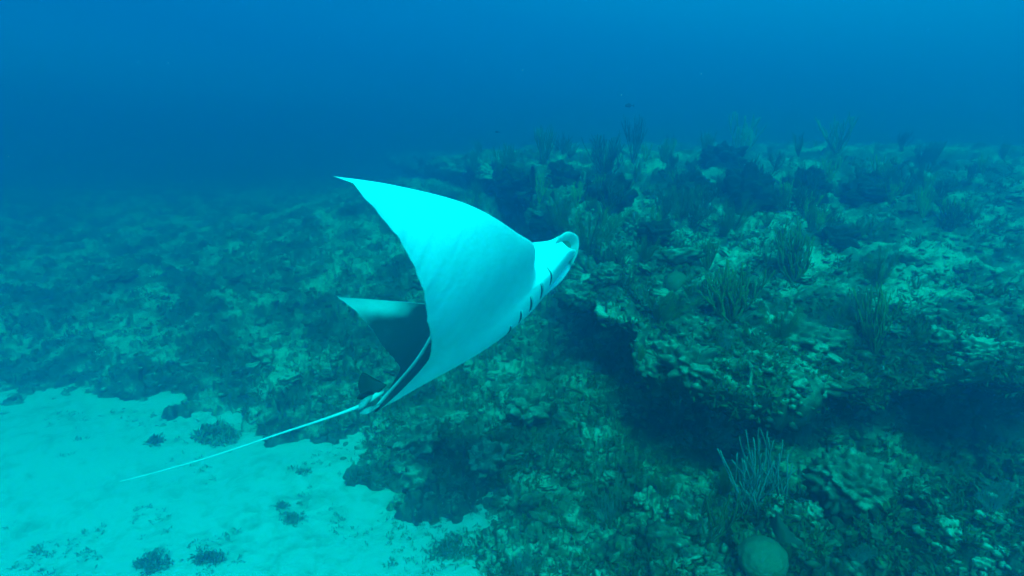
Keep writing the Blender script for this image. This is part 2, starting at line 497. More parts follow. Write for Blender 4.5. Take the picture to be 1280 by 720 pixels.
# ------------------------------------------------------------------ rubble and turf (nobody could count them)
def scatter_points(n, x0=0, x1=1280, y0=200, y1=720, maxd=14, minz=.035, cond=None):
    out = []
    for _ in range(n):
        h = hit(RNG.uniform(x0, x1), RNG.uniform(y0, y1))
        if h is None: continue
        loc, nn, dist = h
        if dist > maxd or loc.z < minz: continue
        out.append((loc, nn, dist))
    return out
V1, F1 = ico(1)
vs, fs, n0 = [], [], 0
for loc, nn, dist in scatter_points(3000):
    s = RNG.uniform(.010, .034) * (1 + .07 * dist)
    v = V1 * (1 + RNG.uniform(-.3, .3, (len(V1), 1))) * s * np.array([RNG.uniform(.7, 1.5), RNG.uniform(.7, 1.2), RNG.uniform(.5, .9)])
    a = RNG.uniform(0, 6.28); c, s_ = math.cos(a), math.sin(a)
    v = v @ np.array([[c, s_, 0], [-s_, c, 0], [0, 0, 1]]) + np.array(loc)
    vs.append(v); fs.append(F1 + n0); n0 += len(v)
obj("coral_rubble", mesh_from("coral_rubble", np.concatenate(vs), np.concatenate(fs), M_rock, False), o_low, kind="stuff")

def tufts(points, size, nleaf, m, name, parent=None, flat=.6, **tags):
    n = len(points) * nleaf
    base = np.repeat(np.array([list(p[0]) for p in points]), nleaf, 0)
    nn = np.repeat(np.array([list(p[1]) for p in points]), nleaf, 0)
    s = np.repeat(np.array([size * (1 + .06 * p[2]) for p in points]) * RNG.uniform(.5, 1.5, len(points)), nleaf)
    d = nn * .6 + np.array([0, 0, .5]) + RNG.normal(0, flat, (n, 3)); d /= np.linalg.norm(d, axis=1)[:, None]
    side = np.cross(d, RNG.normal(0, 1, (n, 3))); side /= np.linalg.norm(side, axis=1)[:, None]
    b = base + RNG.normal(0, .35, (n, 3)) * s[:, None]
    L = s * RNG.uniform(.6, 1.4, n); W = s * RNG.uniform(.10, .22, n)
    bend = np.cross(d, side) * (L * RNG.uniform(-.3, .3, n))[:, None]
    p0 = b - d * (s * .2)[:, None]; p1 = b + d * (L * .55)[:, None]; p2 = b + d * L[:, None] + bend
    V = np.stack([p0, p1 - side * W[:, None], p1 + side * W[:, None], p2], 1).reshape(-1, 3)
    i = np.arange(n)[:, None] * 4
    Fc = np.concatenate([i + np.array([[0, 1, 2]]), i + np.array([[1, 3, 2]])])
    return obj(name, mesh_from(name, V, Fc, m, True), parent, kind="stuff", **tags)
pts = scatter_points(19000, maxd=15)
pp = np.array([list(p[0]) for p in pts]); dens = noise3(pp, 1.9, 51) + .5 * noise3(pp, 6, 52)
pts = [p for p, d in zip(pts, dens) if d > -.05]
tufts(pts, .034, 7, M_algae, "turf_algae", o_low)

# ------------------------------------------------------------------ gorgonians
def grow(mb, rng, p, d, length, r, depth, up, spread, seg=5, k=5, tone=0.0, taper=.75):
    pts = [np.array(p, float)]; d = np.array(d, float); d /= np.linalg.norm(d)
    for i in range(seg):
        d = d + np.array([0, 0, up]) + rng.normal(0, .06, 3); d /= np.linalg.norm(d)
        pts.append(pts[-1] + d * length / seg)
    mb.tube(pts, np.linspace(r, r * taper, len(pts)), k, tone)
    if depth > 0:
        nb = rng.integers(2, 4)
        for j in range(nb):
            i = rng.integers(max(1, seg // 3), seg + 1) if j else seg
            a = rng.uniform(0, 6.28); sd = np.array([math.cos(a), math.sin(a), .15]) * spread
            grow(mb, rng, pts[i], d + sd, length * rng.uniform(.7, 1.05), r * .85, depth - 1, up, spread, seg, k, tone, taper)
def holdfast(mb, rng, r):
    V, Fc = ico(1)
    mb.add(V * np.array([r * 2.4, r * 2.4, r * 1.6]) * (1 + rng.uniform(-.15, .15, (len(V), 1))), Fc)
def normalise(t, meshes):
    zs = max(max(v.co.z for v in me.vertices) for me in meshes)
    for me in meshes:
        me.transform(Matrix.Scale(1 / zs, 4))
    t["unit"] = 1
TEMPL = {}
def template(key, name, cat, m, fn, seed, nlimb):
    rng = np.random.default_rng(seed)
    t = empty(name, (0, 0, -50), category=cat)
    mb = MB(); holdfast(mb, rng, .02); mes = [mb.mesh("holdfast", m)]
    obj("holdfast", mes[0], t)
    for i in range(nlimb):
        mb = MB(); fn(mb, rng, i, nlimb); me = mb.mesh("branch", m); mes.append(me); obj("branch", me, t)
    normalise(t, mes)
    TEMPL.setdefault(key, []).append(t)
def f_rods(mb, rng, i, n):                                  # upright candelabra of smooth rods
    a = 6.28 * i / n + rng.uniform(-.3, .3); sp = rng.uniform(.25, .95)
    grow(mb, rng, (0, 0, 0), (math.cos(a) * sp, math.sin(a) * sp, .75), .30 * rng.uniform(.8, 1.1), .0135, 2, .16, .42, 5, 5, 0, .85)
def f_plume(mb, rng, i, n):                                 # feathery plume: long stem, fine side twigs
    a = 6.28 * i / n + rng.uniform(-.3, .3); sp = rng.uniform(.15, .8)
    pts = [np.zeros(3)]; d = np.array([math.cos(a) * sp, math.sin(a) * sp, .9])
    L = rng.uniform(.75, 1.1)
    for _ in range(9):
        d = d + np.array([0, 0, .06]) + rng.normal(0, .05, 3); d /= np.linalg.norm(d); pts.append(pts[-1] + d * L / 9)
    mb.tube(pts, np.linspace(.010, .004, len(pts)), 4)
    P = np.array(pts)
    for q in np.linspace(.18, 1, 34):
        x = q * 9; j = min(int(x), 8); b = P[j] + (P[j + 1] - P[j]) * (x - j); dd = P[j + 1] - P[j]; dd /= np.linalg.norm(dd)
        s = np.cross(dd, [math.sin(a + .6), math.cos(a), .2]); s /= np.linalg.norm(s)
        for sg in (-1, 1):
            e = dd * .9 + sg * s * .8 + rng.normal(0, .18, 3); e /= np.linalg.norm(e)
            l = rng.uniform(.10, .19) * (1.15 - .5 * q)
            mb.tube([b, b + e * l * .5, b + e * l + np.array([0, 0, l * .3])], [.0048, .004, .0025], 3, cap=False)
def f_wand(mb, rng, i, n):                                  # thin single wands
    x, y = rng.normal(0, .20, 2)
    for _ in range(5):
        x2, y2 = x + rng.normal(0, .10), y + rng.normal(0, .06)
        d = np.array([rng.normal(0, .16) + x2 * .5, rng.normal(0, .12), 1.0]); L = rng.uniform(.45, 1.0)
        grow(mb, rng, (x2 * .6, y2 * .6, -.02), d, L, .0075, 0, .03, 0, 7, 4, 0, .7)
def f_fork(mb, rng, i, n):                                  # sparse forked sea rod leaning over
    a = (-1.1, -.35, .25, 1.0, 1.45)[i % 5]
    grow(mb, rng, (0, 0, .18), (math.sin(a) * .9, rng.normal(0, .2), .7), .42, .017, 1, .13, .45, 7, 6, 0, .7)
    if i == 0: mb.tube([(0, 0, 0), (.005, 0, .1), (0, 0, .2)], [.028, .024, .02], 6)
def f_dense(mb, rng, i, n):                                 # dense dark bush
    a = 6.28 * i / n + rng.uniform(-.4, .4); sp = rng.uniform(.2, 1.1)
    grow(mb, rng, (0, 0, 0), (math.cos(a) * sp, math.sin(a) * sp, .8), .27, .014, 3, .12, .5, 3, 4, 0, .8)
def f_fan(mb, rng, i, n):                                   # flat net of a sea fan
    a0 = -.95 + 1.9 * (i + .5) / n
    pts = [(math.sin(a0) * q * (1 - .15 * q * abs(a0)), .04 * math.sin(3 * q + i), math.cos(a0) * q) for q in np.linspace(0, 1, 9)]
    mb.tube(pts, np.linspace(.014, .004, 9), 4)
    for q in np.linspace(.15, 1, 22):
        for da in np.linspace(-.13, .13, 5):
            p0 = np.array([math.sin(a0 + da) * q, .04 * math.sin(3 * q + i), math.cos(a0 + da) * q])
            p1 = p0 + np.array([rng.normal(0, .03), 0, .055]); p2 = p0 + np.array([.05, 0, rng.normal(0, .02)])
            mb.tube([p0, p1], .0035, 3, cap=False); mb.tube([p0, p2], .0035, 3, cap=False)
for s in range(4): template('rods', "sea_rod", "gorgonian", M_gorg, f_rods, 100 + s, 15)
for s in range(3): template('plume', "sea_plume", "gorgonian", M_gorg, f_plume, 200 + s, 11)
for s in range(2): template('wand', "sea_whip_cluster", "gorgonian", M_gorg_pale, f_wand, 300 + s, 9)
template('fork', "forked_sea_rod", "gorgonian", M_gorg_dark, f_fork, 402, 5)
for s in range(3): template('dense', "bushy_gorgonian", "gorgonian", M_gorg_dark, f_dense, 500 + s, 8)
for s in range(2): template('fan', "sea_fan", "gorgonian", M_fan, f_fan, 600 + s, 7)
for s in range(2): template('yel', "bushy_gorgonian", "gorgonian", M_gorg_yel, f_rods, 700 + s, 9)

LAND = []
USED = set()
KIND = dict(rods="upright sea rod", dense="bushy gorgonian", plume="feathery sea plume", yel="yellowish gorgonian", wand="thin whip tuft", fan="little sea fan", fork="forked gorgonian")
def place_label(prefix, key, px, py, fallback):
    """words that lead to one plant: its kind and where it stands from something easy to find"""
    for lx, ly, ln in sorted(LAND, key=lambda q: (q[0] - px) ** 2 + (q[1] - py) ** 2)[:9]:
        dx, dy = px - lx, py - ly; dist = math.hypot(dx, dy)
        if abs(dx) > 2.2 * abs(dy): wd = "right of" if dx > 0 else "left of"
        elif abs(dy) > 2.2 * abs(dx): wd = "below" if dy > 0 else "above"
        else: wd = ("below" if dy > 0 else "above") + " and " + ("right of" if dx > 0 else "left of")
        how = "close" if dist < 22 else ("a little way" if dist < 60 else "far")
        lab = f"{prefix} {KIND[key]} {how} {wd} {ln}"
        if lab not in USED and len(lab.split()) <= 16:
            USED.add(lab); return lab
    return fallback
def plant(key, px, py, hpx, label=None, group=None, wide=1.0, var=0, lean=0.0, depth=None):
    h = hit(px, py)
    if h is None: return None
    loc, n, dist = h
    t = TEMPL[key][var % len(TEMPL[key])]
    c = copy_thing(t, label, group)
    s = hpx * dist / F
    c.location = loc - Vector((0, 0, .03 * s))
    c.scale = (s * wide, s * wide, s)
    c.rotation_euler = (RNG.uniform(-.1, .1), lean + RNG.uniform(-.10, .16), RNG.uniform(0, 6.28) if key not in ('fork', 'fan') else RNG.uniform(-.4, .4))
    return c
NEAR = [
 ('rods', 914, 402, 82, "dense olive sea rod bush on pale rock above the ledge lip", 1.3, 0),
 ('rods', 992, 352, 84, "tall green sea rods standing behind the pale rock on the right plateau", 1.05, 1),
 ('plume', 972, 428, 56, "low feathery gorgonian growing beside the pale rock on the ledge lip", 1.1, 0),
 ('rods', 1094, 442, 95, "long sparse sea rods over the dark overhang at the right edge of the photo", .8, 2),
 ('plume', 1096, 362, 58, "soft hazy sea plume behind the long sea rods at right", 1.1, 1),
 ('plume', 738, 318, 66, "tall feathery sea plume right behind the manta's head", 1.3, 2),
 ('plume', 700, 290, 52, "pale feathery sea plume above the manta's head", 1.0, 0),
 ('plume', 664, 292, 62, "feathery sea plume just above the leading edge of the manta's wing", 1.0, 1),
 ('rods', 680, 205, 50, "dark upright finger-like sea rods alone on the reef skyline above the manta", .75, 3),
 ('dense', 757, 228, 66, "big dark rounded gorgonian bush on the skyline left of the column", 1.0, 0),
 ('dense', 791, 205, 62, "narrow dark column-like gorgonian on the skyline", .5, 1),
 ('yel', 928, 194, 52, "yellowish green gorgonian bush topping a dark mound on the skyline", 1.3, 0),
 ('yel', 1046, 192, 50, "hazy yellowish gorgonian bush on the skyline near the right edge", 1.3, 1),
 ('rods', 882, 196, 34, "small hazy sea rod on the skyline left of the yellowish bush", 1.0, 0),
 ('yel', 982, 258, 34, "small yellowish upright gorgonian in the middle of the right plateau", .9, 1),
 ('wand', 952, 622, 84, "pale cluster of thin sea whips on the lower shelf under the overhang", 1.75, 0),
 ('fork', 882, 690, 92, "dark forked sea rod leaning over the lower shelf", 1.0, 0),
 ('wand', 764, 655, 44, "small thin sea whip tuft on pale rubble at the bottom", .9, 1),
 ('wand', 655, 716, 40, "short pale whip tuft at the bottom edge beside the sand", .9, 0),
 ('plume', 826, 404, 50, "wiry sea plume on the broken front of the ledge", 1.1, 2),
 ('rods', 884, 338, 44, "thin sparse sea rods behind the dense olive bush", .8, 3),
 ('dense', 936, 250, 58, "large dark gorgonian mass in the middle of the plateau", 1.1, 2),
 ('dense', 1008, 246, 44, "dark gorgonian mass right of the large dark one on the plateau", .9, 0),
 ('dense', 762, 268, 46, "dark shrubby gorgonian below the skyline bush", 1.1, 1),
 ('dense', 860, 246, 40, "dark low gorgonian on a rock hollow left of the large dark mass", 1.3, 2),
 ('rods', 632, 222, 44, "hazy tall sea rod on the far skyline left of the finger-like rods", 1.0, 2),
 ('rods', 594, 214, 30, "faint thin sea rod farthest left on the skyline", .8, 1),
 ('plume', 805, 330, 40, "wiry plume beside the knobby coral head", 1.1, 0),
 ('plume', 905, 296, 38, "olive plume on rubble in the middle of the plateau", 1.2, 1),
 ('rods', 870, 280, 30, "short pair of pale tipped sea rods on the plateau", .7, 3),
 ('fork', 782, 368, 36, "dark antler-like gorgonian on the broken ledge front", 1.0, 0),
 ('dense', 770, 345, 40, "dark tangled gorgonian on the ledge corner right of the round coral", 1.0, 1),
 ('fan', 905, 232, 30, "small sea fan in front of the large dark gorgonian mass", 1.0, 0),
 ('fan', 1068, 402, 44, "sea fan on the ledge lip beside the long sea rods", .9, 1),
 ('plume', 640, 268, 40, "low grey plume above the manta's wing", 1.2, 2),
 ('wand', 690, 560, 30, "thin whip tuft on the middle of the lower slope", .8, 0),
 ('plume', 905, 620, 44, "dim feathery gorgonian under the overhang beside the pale whips", 1.1, 1),
 ('wand', 1010, 560, 40, "faint whip cluster deep in the shade of the overhang", .9, 1),
]
SHORT = {0: "the dense olive bush", 2: "the low feathery lip gorgonian", 3: "the long sparse rods", 5: "the plume behind the head", 7: "the plume over the wing", 8: "the dark finger rods",
         9: "the big skyline bush", 10: "the dark column", 11: "the yellowish skyline bush", 12: "the right skyline bush", 14: "the small yellowish plant", 15: "the pale whip cluster", 16: "the dark forked rod", 21: "the large dark mass"}
for i_, e_ in enumerate(NEAR):
    if i_ in SHORT: LAND.append((e_[1], e_[2], SHORT[i_]))
LAND += [(794, 297, "the knobby coral head"), (724, 377, "the rounded coral head"), (846, 362, "the ball sponge"), (955, 715, "the dome coral"), (1000, 440, "the lip coral mass"), (660, 520, "the boulder below the manta"),
         (270, 546, "the largest weed clump"), (412, 366, "the manta's far wingtip"), (424, 220, "the manta's upper wingtip"), (452, 508, "the manta's tail root"), (600, 720, "the sand corner"), (800, 520, "the knobby spur block"), (940, 485, "the hanging strand"), (990, 668, "the rimmed hollow")]
for key, px, py, hp, lab, wd, var in NEAR:
    plant(key, px, py, hp, lab, None, wd, var)
# the many others that stand along the crest and fade into the water
crest = 0
for _ in range(400):
    if crest >= 110: break
    px = RNG.uniform(470, 1275); py = RNG.uniform(180, 300)
    h = hit(px, py)
    if h is None or h[2] < 6.0 or h[0].z < .8: continue
    key = ('rods', 'dense', 'plume', 'yel', 'dense', 'plume')[RNG.integers(6)]
    sz = RNG.uniform(.2, .55) * F / h[2]
    plant(key, px, py, sz, place_label("hazy", key, px, py, "hazy gorgonian fading into blue water along the far reef crest"), "gorgonians along the far reef crest", RNG.uniform(.6, 1.2), int(RNG.integers(4)))
    crest += 1
slope = 0
for _ in range(500):
    if slope >= 46: break
    px = RNG.uniform(170, 1270); py = RNG.uniform(290, 715)
    h = hit(px, py)
    if h is None or h[0].z < .25 or h[2] > 14 or h[1].z < .3: continue
    key = ('plume', 'dense', 'wand', 'fan', 'rods')[RNG.integers(5)]
    sz = RNG.uniform(.10, .24) * F / h[2]
    plant(key, px, py, sz, place_label("small", key, px, py, "small gorgonian sprouting between lumps of the reef"), "small gorgonians scattered over the reef", RNG.uniform(.8, 1.2), int(RNG.integers(4)))
    slope += 1
for ts_ in TEMPL.values():                               # the patterns themselves are not part of the place
    for t in ts_:
        for ch in list(t.children): bpy.data.objects.remove(ch)
        bpy.data.objects.remove(t)

# ------------------------------------------------------------------ coral heads, sponges and a rimmed hollow
def head(name, px, py, wpx, label, cat, m, seed, sc=(1, 1, .8), knob=.3, f=2, sub=5, sink=.25, dmul=1.0):
    h = hit(px, py)
    if h is None: return
    loc, n, dist = h
    r = wpx * dist / F / 2
    o = obj(name, lump_mesh(name, seed, m, sub, sc, knob, f), None, label, cat)
    o.location = loc + Vector((0, r * .3, r * (sc[2] - sink) * .6)); o.scale = (r, r, r); o.rotation_euler = (0, 0, seed)
    return o
head("brain_coral", 794, 297, 34, "knobby pale coral head standing on a sandy patch of the plateau", "coral", M_coral, 5, (.8, .8, 1.1), .9, 2.8)
head("boulder_coral", 724, 377, 50, "rounded pale coral head on the ledge corner right of the manta's throat", "coral", M_coral, 9, (1, 1, .7), .35, 2.4)
head("boulder_coral", 760, 352, 40, "pale lumpy coral mound above the rounded coral head", "coral", M_coral, 12, (1, 1, .8), .5, 2)
head("ball_sponge", 846, 362, 30, "smooth round dark green sponge on the plateau edge", "sponge", M_coral_smooth, 15, (1, 1, 1), .06, 1, 4)
head("dome_coral", 955, 719, 60, "smooth greenish dome coral at the bottom edge of the photo", "coral", M_coral_smooth, 18, (1, 1, .85), .07, 3.2, 5, -.1)
head("boulder_coral", 1000, 440, 95, "long pale encrusted coral mass capping the ledge lip", "coral", M_coral, 21, (1.2, .8, .6), .45, 3.2)
head("boulder_coral", 868, 470, 70, "pale ragged coral mass hanging on the front of the overhang", "coral", M_coral, 24, (1, .8, .7), .9, 2.2)
head("boulder_coral", 1070, 630, 90, "broad encrusted boulder on the lower shelf at right", "coral", M_coral, 27, (1.1, .9, .8), .45, 3.4)
head("boulder_coral", 660, 520, 60, "lumpy pale coral boulder on the lower slope below the manta", "coral", M_coral, 30, (1, .9, .7), .7, 2)
head("boulder_coral", 612, 590, 60, "dark weedy coral boulder near the sand edge", "coral", M_coral, 33, (1, .9, .7), .7, 2)
head("boulder_coral", 800, 520, 50, "pale knobby coral block on the spur left of the dark overhang", "coral", M_coral, 36, (1, .9, .8), .8, 2.3)
head("boulder_coral", 520, 560, 60, "shaggy coral boulder on the sand edge under the manta's tail", "coral", M_coral, 39, (1.1, .9, .7), .7, 2)

MOUNDS = [(936, 262, 62, 1.15, "tall dark weedy coral tower in the middle of the plateau"), (868, 250, 58, .8, "dark weedy coral mound left of the tall tower"),
          (762, 258, 52, 1.1, "dark weedy coral mound under the big skyline bush"), (1012, 246, 44, 1.1, "dark weedy coral stump right of the tall tower"),
          (700, 232, 44, .9, "dark weedy mound under the finger rods on the skyline"), (905, 208, 46, .8, "hazy dark coral mound on the skyline under the yellowish bush"),
          (820, 300, 40, .8, "dark weedy lump right of the knobby coral head"), (1090, 250, 60, .6, "broad dim coral mound near the right edge of the plateau"),
          (640, 236, 40, .8, "faint dark mound on the far skyline above the wing"), (1050, 305, 44, .7, "dark weedy hump behind the tall green sea rods")]
for i_, (px, py, w_, hh, lab) in enumerate(MOUNDS):
    head("coral_mound", px, py, w_, lab, "coral", M_mound, 50 + i_ * 3.1, (1, .9, hh), .75, 1.9, 5, .3)

# pale rim over a dark sheet coloured as a cavity's shade (lower right)
h = hit(985, 668)
if h:
    loc, n, dist = h
    t = empty("rimmed_hollow", loc, label="dark sheet painted as shade in a hollow under a pale curved rim, lower shelf", category="coral")
    P0 = np.array([at(x, y, dist - .10) for x, y in ((970, 638), (976, 650), (984, 661), (993, 671), (1004, 680))]) - np.array(loc)
    P1 = np.array([at(x, y, dist + .04) for x, y in ((962, 650), (962, 672), (968, 692), (980, 706), (996, 712))]) - np.array(loc)
    k_ = np.arange(5); tq = np.linspace(0, 4, 24)
    P0 = np.stack([pchip(k_, P0[:, j], tq) for j in range(3)], -1); P1 = np.stack([pchip(k_, P1[:, j], tq) for j in range(3)], -1)
    q = np.linspace(0, 1, 10)[:, None, None]; G = P0 * (1 - q) + P1 * q
    G = G + np.array([0, -.03, 0]) * np.sin(q * math.pi) + .004 * noise3(G, 30, 3)[..., None]
    Fg = grid_faces(10, 24); G2 = G + np.array([.004, .012, -.004])
    mb = MB(); mb.add(np.concatenate([G.reshape(-1, 3), G2.reshape(-1, 3)]), [tuple(f[::-1]) for f in Fg] + [tuple(f + 240) for f in Fg])
    obj("hollow_shade", mb.mesh("hollow_shade", M_sponge_dark), t)  # dark sponge colour put in for the shade of the hollow
    mb = MB(); mb.tube(P0 + [.002, .006, 0], .006 + .003 * np.sin(np.arange(24) * 1.3), 6); obj("rim", mb.mesh("rim", M_coral), t)

# strand hanging from the lip
t = empty("hanging_sponge", (0, 0, 0), label="knotted pale rope-like growth hanging in front of the dark overhang", category="sponge")
h = hit(938, 462)
if h:
    loc, n, dist = h
    dist -= .06
    top = at(936, 452, dist); bot = at(944, 512, dist)
    mb = MB(); P = np.array([top + (bot - top) * q + np.array([.012 * math.sin(q * 9), 0, 0]) for q in np.linspace(0, 1, 15)])
    P -= top
    mb.tube(P, [.010 + .007 * abs(math.sin(i * 1.9)) for i in range(15)], 7)
    obj("strand", mb.mesh("strand", M_coral), t)
    for i in range(2, 15, 1):
        mb = MB(); V_, F_ = ico(1); mb.add(V_ * .016 * RNG.uniform(.7, 1.3) + P[i] + RNG.normal(0, .008, 3), F_)
        obj("knob", mb.mesh("knob", M_coral), t)
    t.location = top

# thin bare rods and pale finger sponges lying about
def stick(name, pa, pb, label, cat, m, r, bend=.1):
    ha = hit(*pa)
    if not ha: return
    loc, n, dist = ha
    a = np.array(loc); bb = at(pb[0], pb[1], dist - .03); mid = (a + bb) / 2 + np.array([bend * np.linalg.norm(bb - a), 0, 0])
    q = np.linspace(0, 1, 12)[:, None]; P = (1 - q) ** 2 * a + 2 * q * (1 - q) * mid + q * q * bb
    mb = MB(); mb.tube(P - a, np.linspace(r, r * .8, 12), 7)
    o = obj(name, mb.mesh(name, m), None, label, cat); o.location = a
stick("sea_whip", (843, 518), (836, 490), "single thin pale whip standing in the dark gap below the ledge", "gorgonian", M_gorg_pale, .004)
stick("sea_whip", (836, 625), (822, 592), "single thin bent whip on the lower rubble", "gorgonian", M_gorg_pale, .004, .15)
stick("finger_sponge", (728, 492), (703, 483), "pale finger sponge lying on the slope near the dark crevice", "sponge", M_coral, .014, .35)
stick("finger_sponge", (752, 515), (738, 502), "short pale finger sponge just below the longer one", "sponge", M_coral, .014, .1)
stick("finger_sponge", (650, 512), (644, 494), "small pale upright sponge stub below the manta's belly", "sponge", M_coral, .010, .1)
stick("tube_sponge", (756, 400), (757, 376), "slim dark tube sponge at the ledge corner", "sponge", M_sponge_dark, .014, .1)

# weed and litter on the sand
def weed_patch(px, py, wpx, hpx, n, size, name, label, cat):
    h = hit(px, py); pts_ = []
    if not h: return
    d = h[2]
    for _ in range(n):
        a, q = RNG.uniform(0, 6.28), min(abs(RNG.normal(0, .42)), .95)
        hh = hit(px + wpx * q * math.cos(a), py + hpx * q * math.sin(a))
        if hh: pts_.append(hh)
    o = tufts(pts_, size, 8, M_litter, name, None, 1.1)
    me = o.data; c = h[0]
    me.transform(Matrix.Translation(-c)); o.location = c
    del o["kind"]; tag(o, label, cat)
weed_patch(270, 546, 30, 13, 260, .05, "weed_clump", "largest dark weed clump lying on the open sand at left", "seaweed")
weed_patch(195, 553, 8, 5, 40, .035, "weed_clump", "small weed clump on the sand left of the largest clump", "seaweed")
weed_patch(190, 706, 30, 14, 90, .03, "weed_clump", "dark weed heap in the bottom left corner of the sand", "seaweed")
weed_patch(258, 700, 34, 13, 90, .025, "weed_clump", "sprawling weed heap at the bottom of the sand", "seaweed")
weed_patch(365, 650, 18, 10, 60, .025, "weed_clump", "thin scatter of weed on sand below the tail", "seaweed")
weed_patch(480, 602, 16, 8, 60, .028, "weed_clump", "weed clump on sand beside the reef edge", "seaweed")
weed_patch(560, 690, 26, 22, 160, .03, "weed_clump", "dark weed mat on sand at the foot of the reef bottom", "seaweed")
weed_patch(352, 634, 8, 5, 36, .022, "weed_clump", "tiny weed scrap in the middle of the sand", "seaweed")
pts = []
for _ in range(5000):
    px, py = RNG.uniform(0, 640), RNG.uniform(515, 720)
    h = hit(px, py)
    if not h or h[0].z > .10: continue
    d = float(signed_front(np.array(h[0].x), np.array(h[0].y)))
    if float(fbm(np.array(h[0]), 1.6, 3, 61)) * .8 + .55 * math.exp(d / .5) + float(noise3(np.array(h[0]), 7, 62)) * .5 > .42 and RNG.random() < .8: pts.append(h)
tufts(pts, .020, 5, M_litter, "algae_litter", o_sand, 1.2)

# ------------------------------------------------------------------ small fish
def fish(px, py, depth, length, label, cols, yaw=0.0):
    t = empty("fish", at(px, py, depth), label=label, category="fish")
    mA, mB = cols
    nx, nk = 17, 12; V = []
    for i in range(nx):
        s = i / (nx - 1); hgt = .02 + .21 * math.sin(math.pi * min(s * 1.05, 1) ** .75) * (1 - .25 * s); w_ = hgt * .38
        for j in range(nk):
            a = 6.283 * j / nk; V.append((s - .4, w_ * math.cos(a), hgt * math.sin(a)))
    Fc = [(i * nk + j, (i + 1) * nk + j, (i + 1) * nk + (j + 1) % nk, i * nk + (j + 1) % nk) for i in range(nx - 1) for j in range(nk)]
    Fc += [tuple(range(nk)), tuple(reversed(range((nx - 1) * nk, nx * nk)))]
    me = mesh_from("body", V, Fc, [mA, mB])
    for p_ in me.polygons:
        if p_.center.x < -.05: p_.material_index = 1
    obj("body", me, t)
    def finm(name, pts_, m_):
        P = np.array([(x, -.006, z) for x, z in pts_] + [(x, .006, z) for x, z in pts_]); n = len(pts_)
        Fc_ = [tuple(range(n)), tuple(reversed(range(n, 2 * n)))] + [(i, n + i, n + (i + 1) % n, (i + 1) % n) for i in range(n)]
        obj(name, mesh_from(name, P, Fc_, m_, False), t)
    finm("tail_fin", [(.55, .03), (.80, .20), (.72, 0), (.80, -.20), (.55, -.03)], mA)
    finm("dorsal_fin", [(-.15, .17), (.0, .28), (.3, .22), (.42, .08)], mB)
    finm("anal_fin", [(.05, -.18), (.15, -.27), (.4, -.10)], mB)
    mb = MB(); V_, F_ = ico(1); mb.add(V_ * .025 + [-.30, -.055, .03], F_); mb.add(V_ * .025 + [-.30, .055, .03], F_); obj("eye", mb.mesh("eye", M_sponge_dark), t)
    t.scale = (length,) * 3; t.rotation_euler = (0, 0, yaw)
M_fdark = flesh("dark_fish", (.02, .04, .06), (.04, .07, .09)); M_fblue = flesh("blue_fish", (.0, .05, .6), (.01, .08, .75))
fish(785, 132, 9.0, .13, "small dark fish swimming alone in open water above the reef", (M_fdark, M_fdark))
fish(621, 165, 9.0, .08, "tiny faint fish in open water above the manta's wing", (M_fdark, M_fdark), .5)
h = hit(1103, 462); dd = h[2] - .12 if h else 3.6
fish(1104, 460, dd, .075, "pale bright fish in front of the dark overhang at the right edge", (M_white, M_white), 1.2)
h = hit(1016, 625); dd = h[2] - .25 if h else 3.4
fish(1014, 626, dd, .13, "small white fish with a deep blue front over the lower shelf", (M_white, M_fblue), math.pi)

# ------------------------------------------------------------------ specks drifting in the water
V0_, F0_ = ico(1); vs, fs, n0 = [], [], 0
for _ in range(230):
    d = RNG.uniform(3.2, 9.0); p_ = CAM + (cR * RNG.uniform(-1, 1) + cU * RNG.uniform(-.6, .6) + cF) * d
    if p_[2] < .3 or p_[2] > 5.0: continue
    vs.append(V0_ * RNG.uniform(.0008, .0019) * (.6 + .4 * d) + p_); fs.append(F0_ + n0); n0 += len(V0_)
obj("drifting_particles", mesh_from("drifting_particles", np.concatenate(vs), np.concatenate(fs), M_white, True), kind="stuff", label="fine pale specks drifting in the water")

# ------------------------------------------------------------------ manta ray
MP = dict(LE=[-0.1855, -0.1976, -0.2134, -0.3135, -0.4343, -0.5967, -0.7301],
          TE=[-0.9666, -0.9491, -0.862, -0.7463, -0.7264, -0.6989, -0.7224], A=1.121,
          bn=[0.0449, 0.16, 0.5212, 1.0433], bf=[0.053, 0.1459, 0.8759, 1.3823], tw=[-0.1885, 0.0728], cam=[-0.003, 0.0])
M_L = 1.3
M_POS = np.array([0.244, 2.9628, 2.6678])
def _rotm(r):
    r = np.array(r, float); t = np.linalg.norm(r); k = r / t
    K = np.array([[0, -k[2], k[1]], [k[2], 0, -k[0]], [-k[1], k[0], 0]])
    return np.eye(3) + np.sin(t) * K + (1 - np.cos(t)) * K @ K
_ax = lambda v: np.array([v[0], 0, 0]) + v[1] * cU - v[2] * cF
_f = np.array([.76, .62, -.18]); _f /= np.linalg.norm(_f)
_l = np.array([.316 * .2 * .775 - .1 * .2, .2, 1.]); _l = _l - _f * (_l @ _f); _l /= np.linalg.norm(_l)
_d = np.cross(_f, _l)
if _d @ np.array([-.63, .77, 0]) < 0: _d = -_d
M_ROT = _rotm([0.0129, 0.0519, 0.2018]) @ np.stack([_ax(_f), _ax(_l), _ax(_d)], 1)
AL = [.13, .17, .30, .50, .70, .88, 1.0]; AT = [0, .08, .20, .40, .60, .80, 1.0]
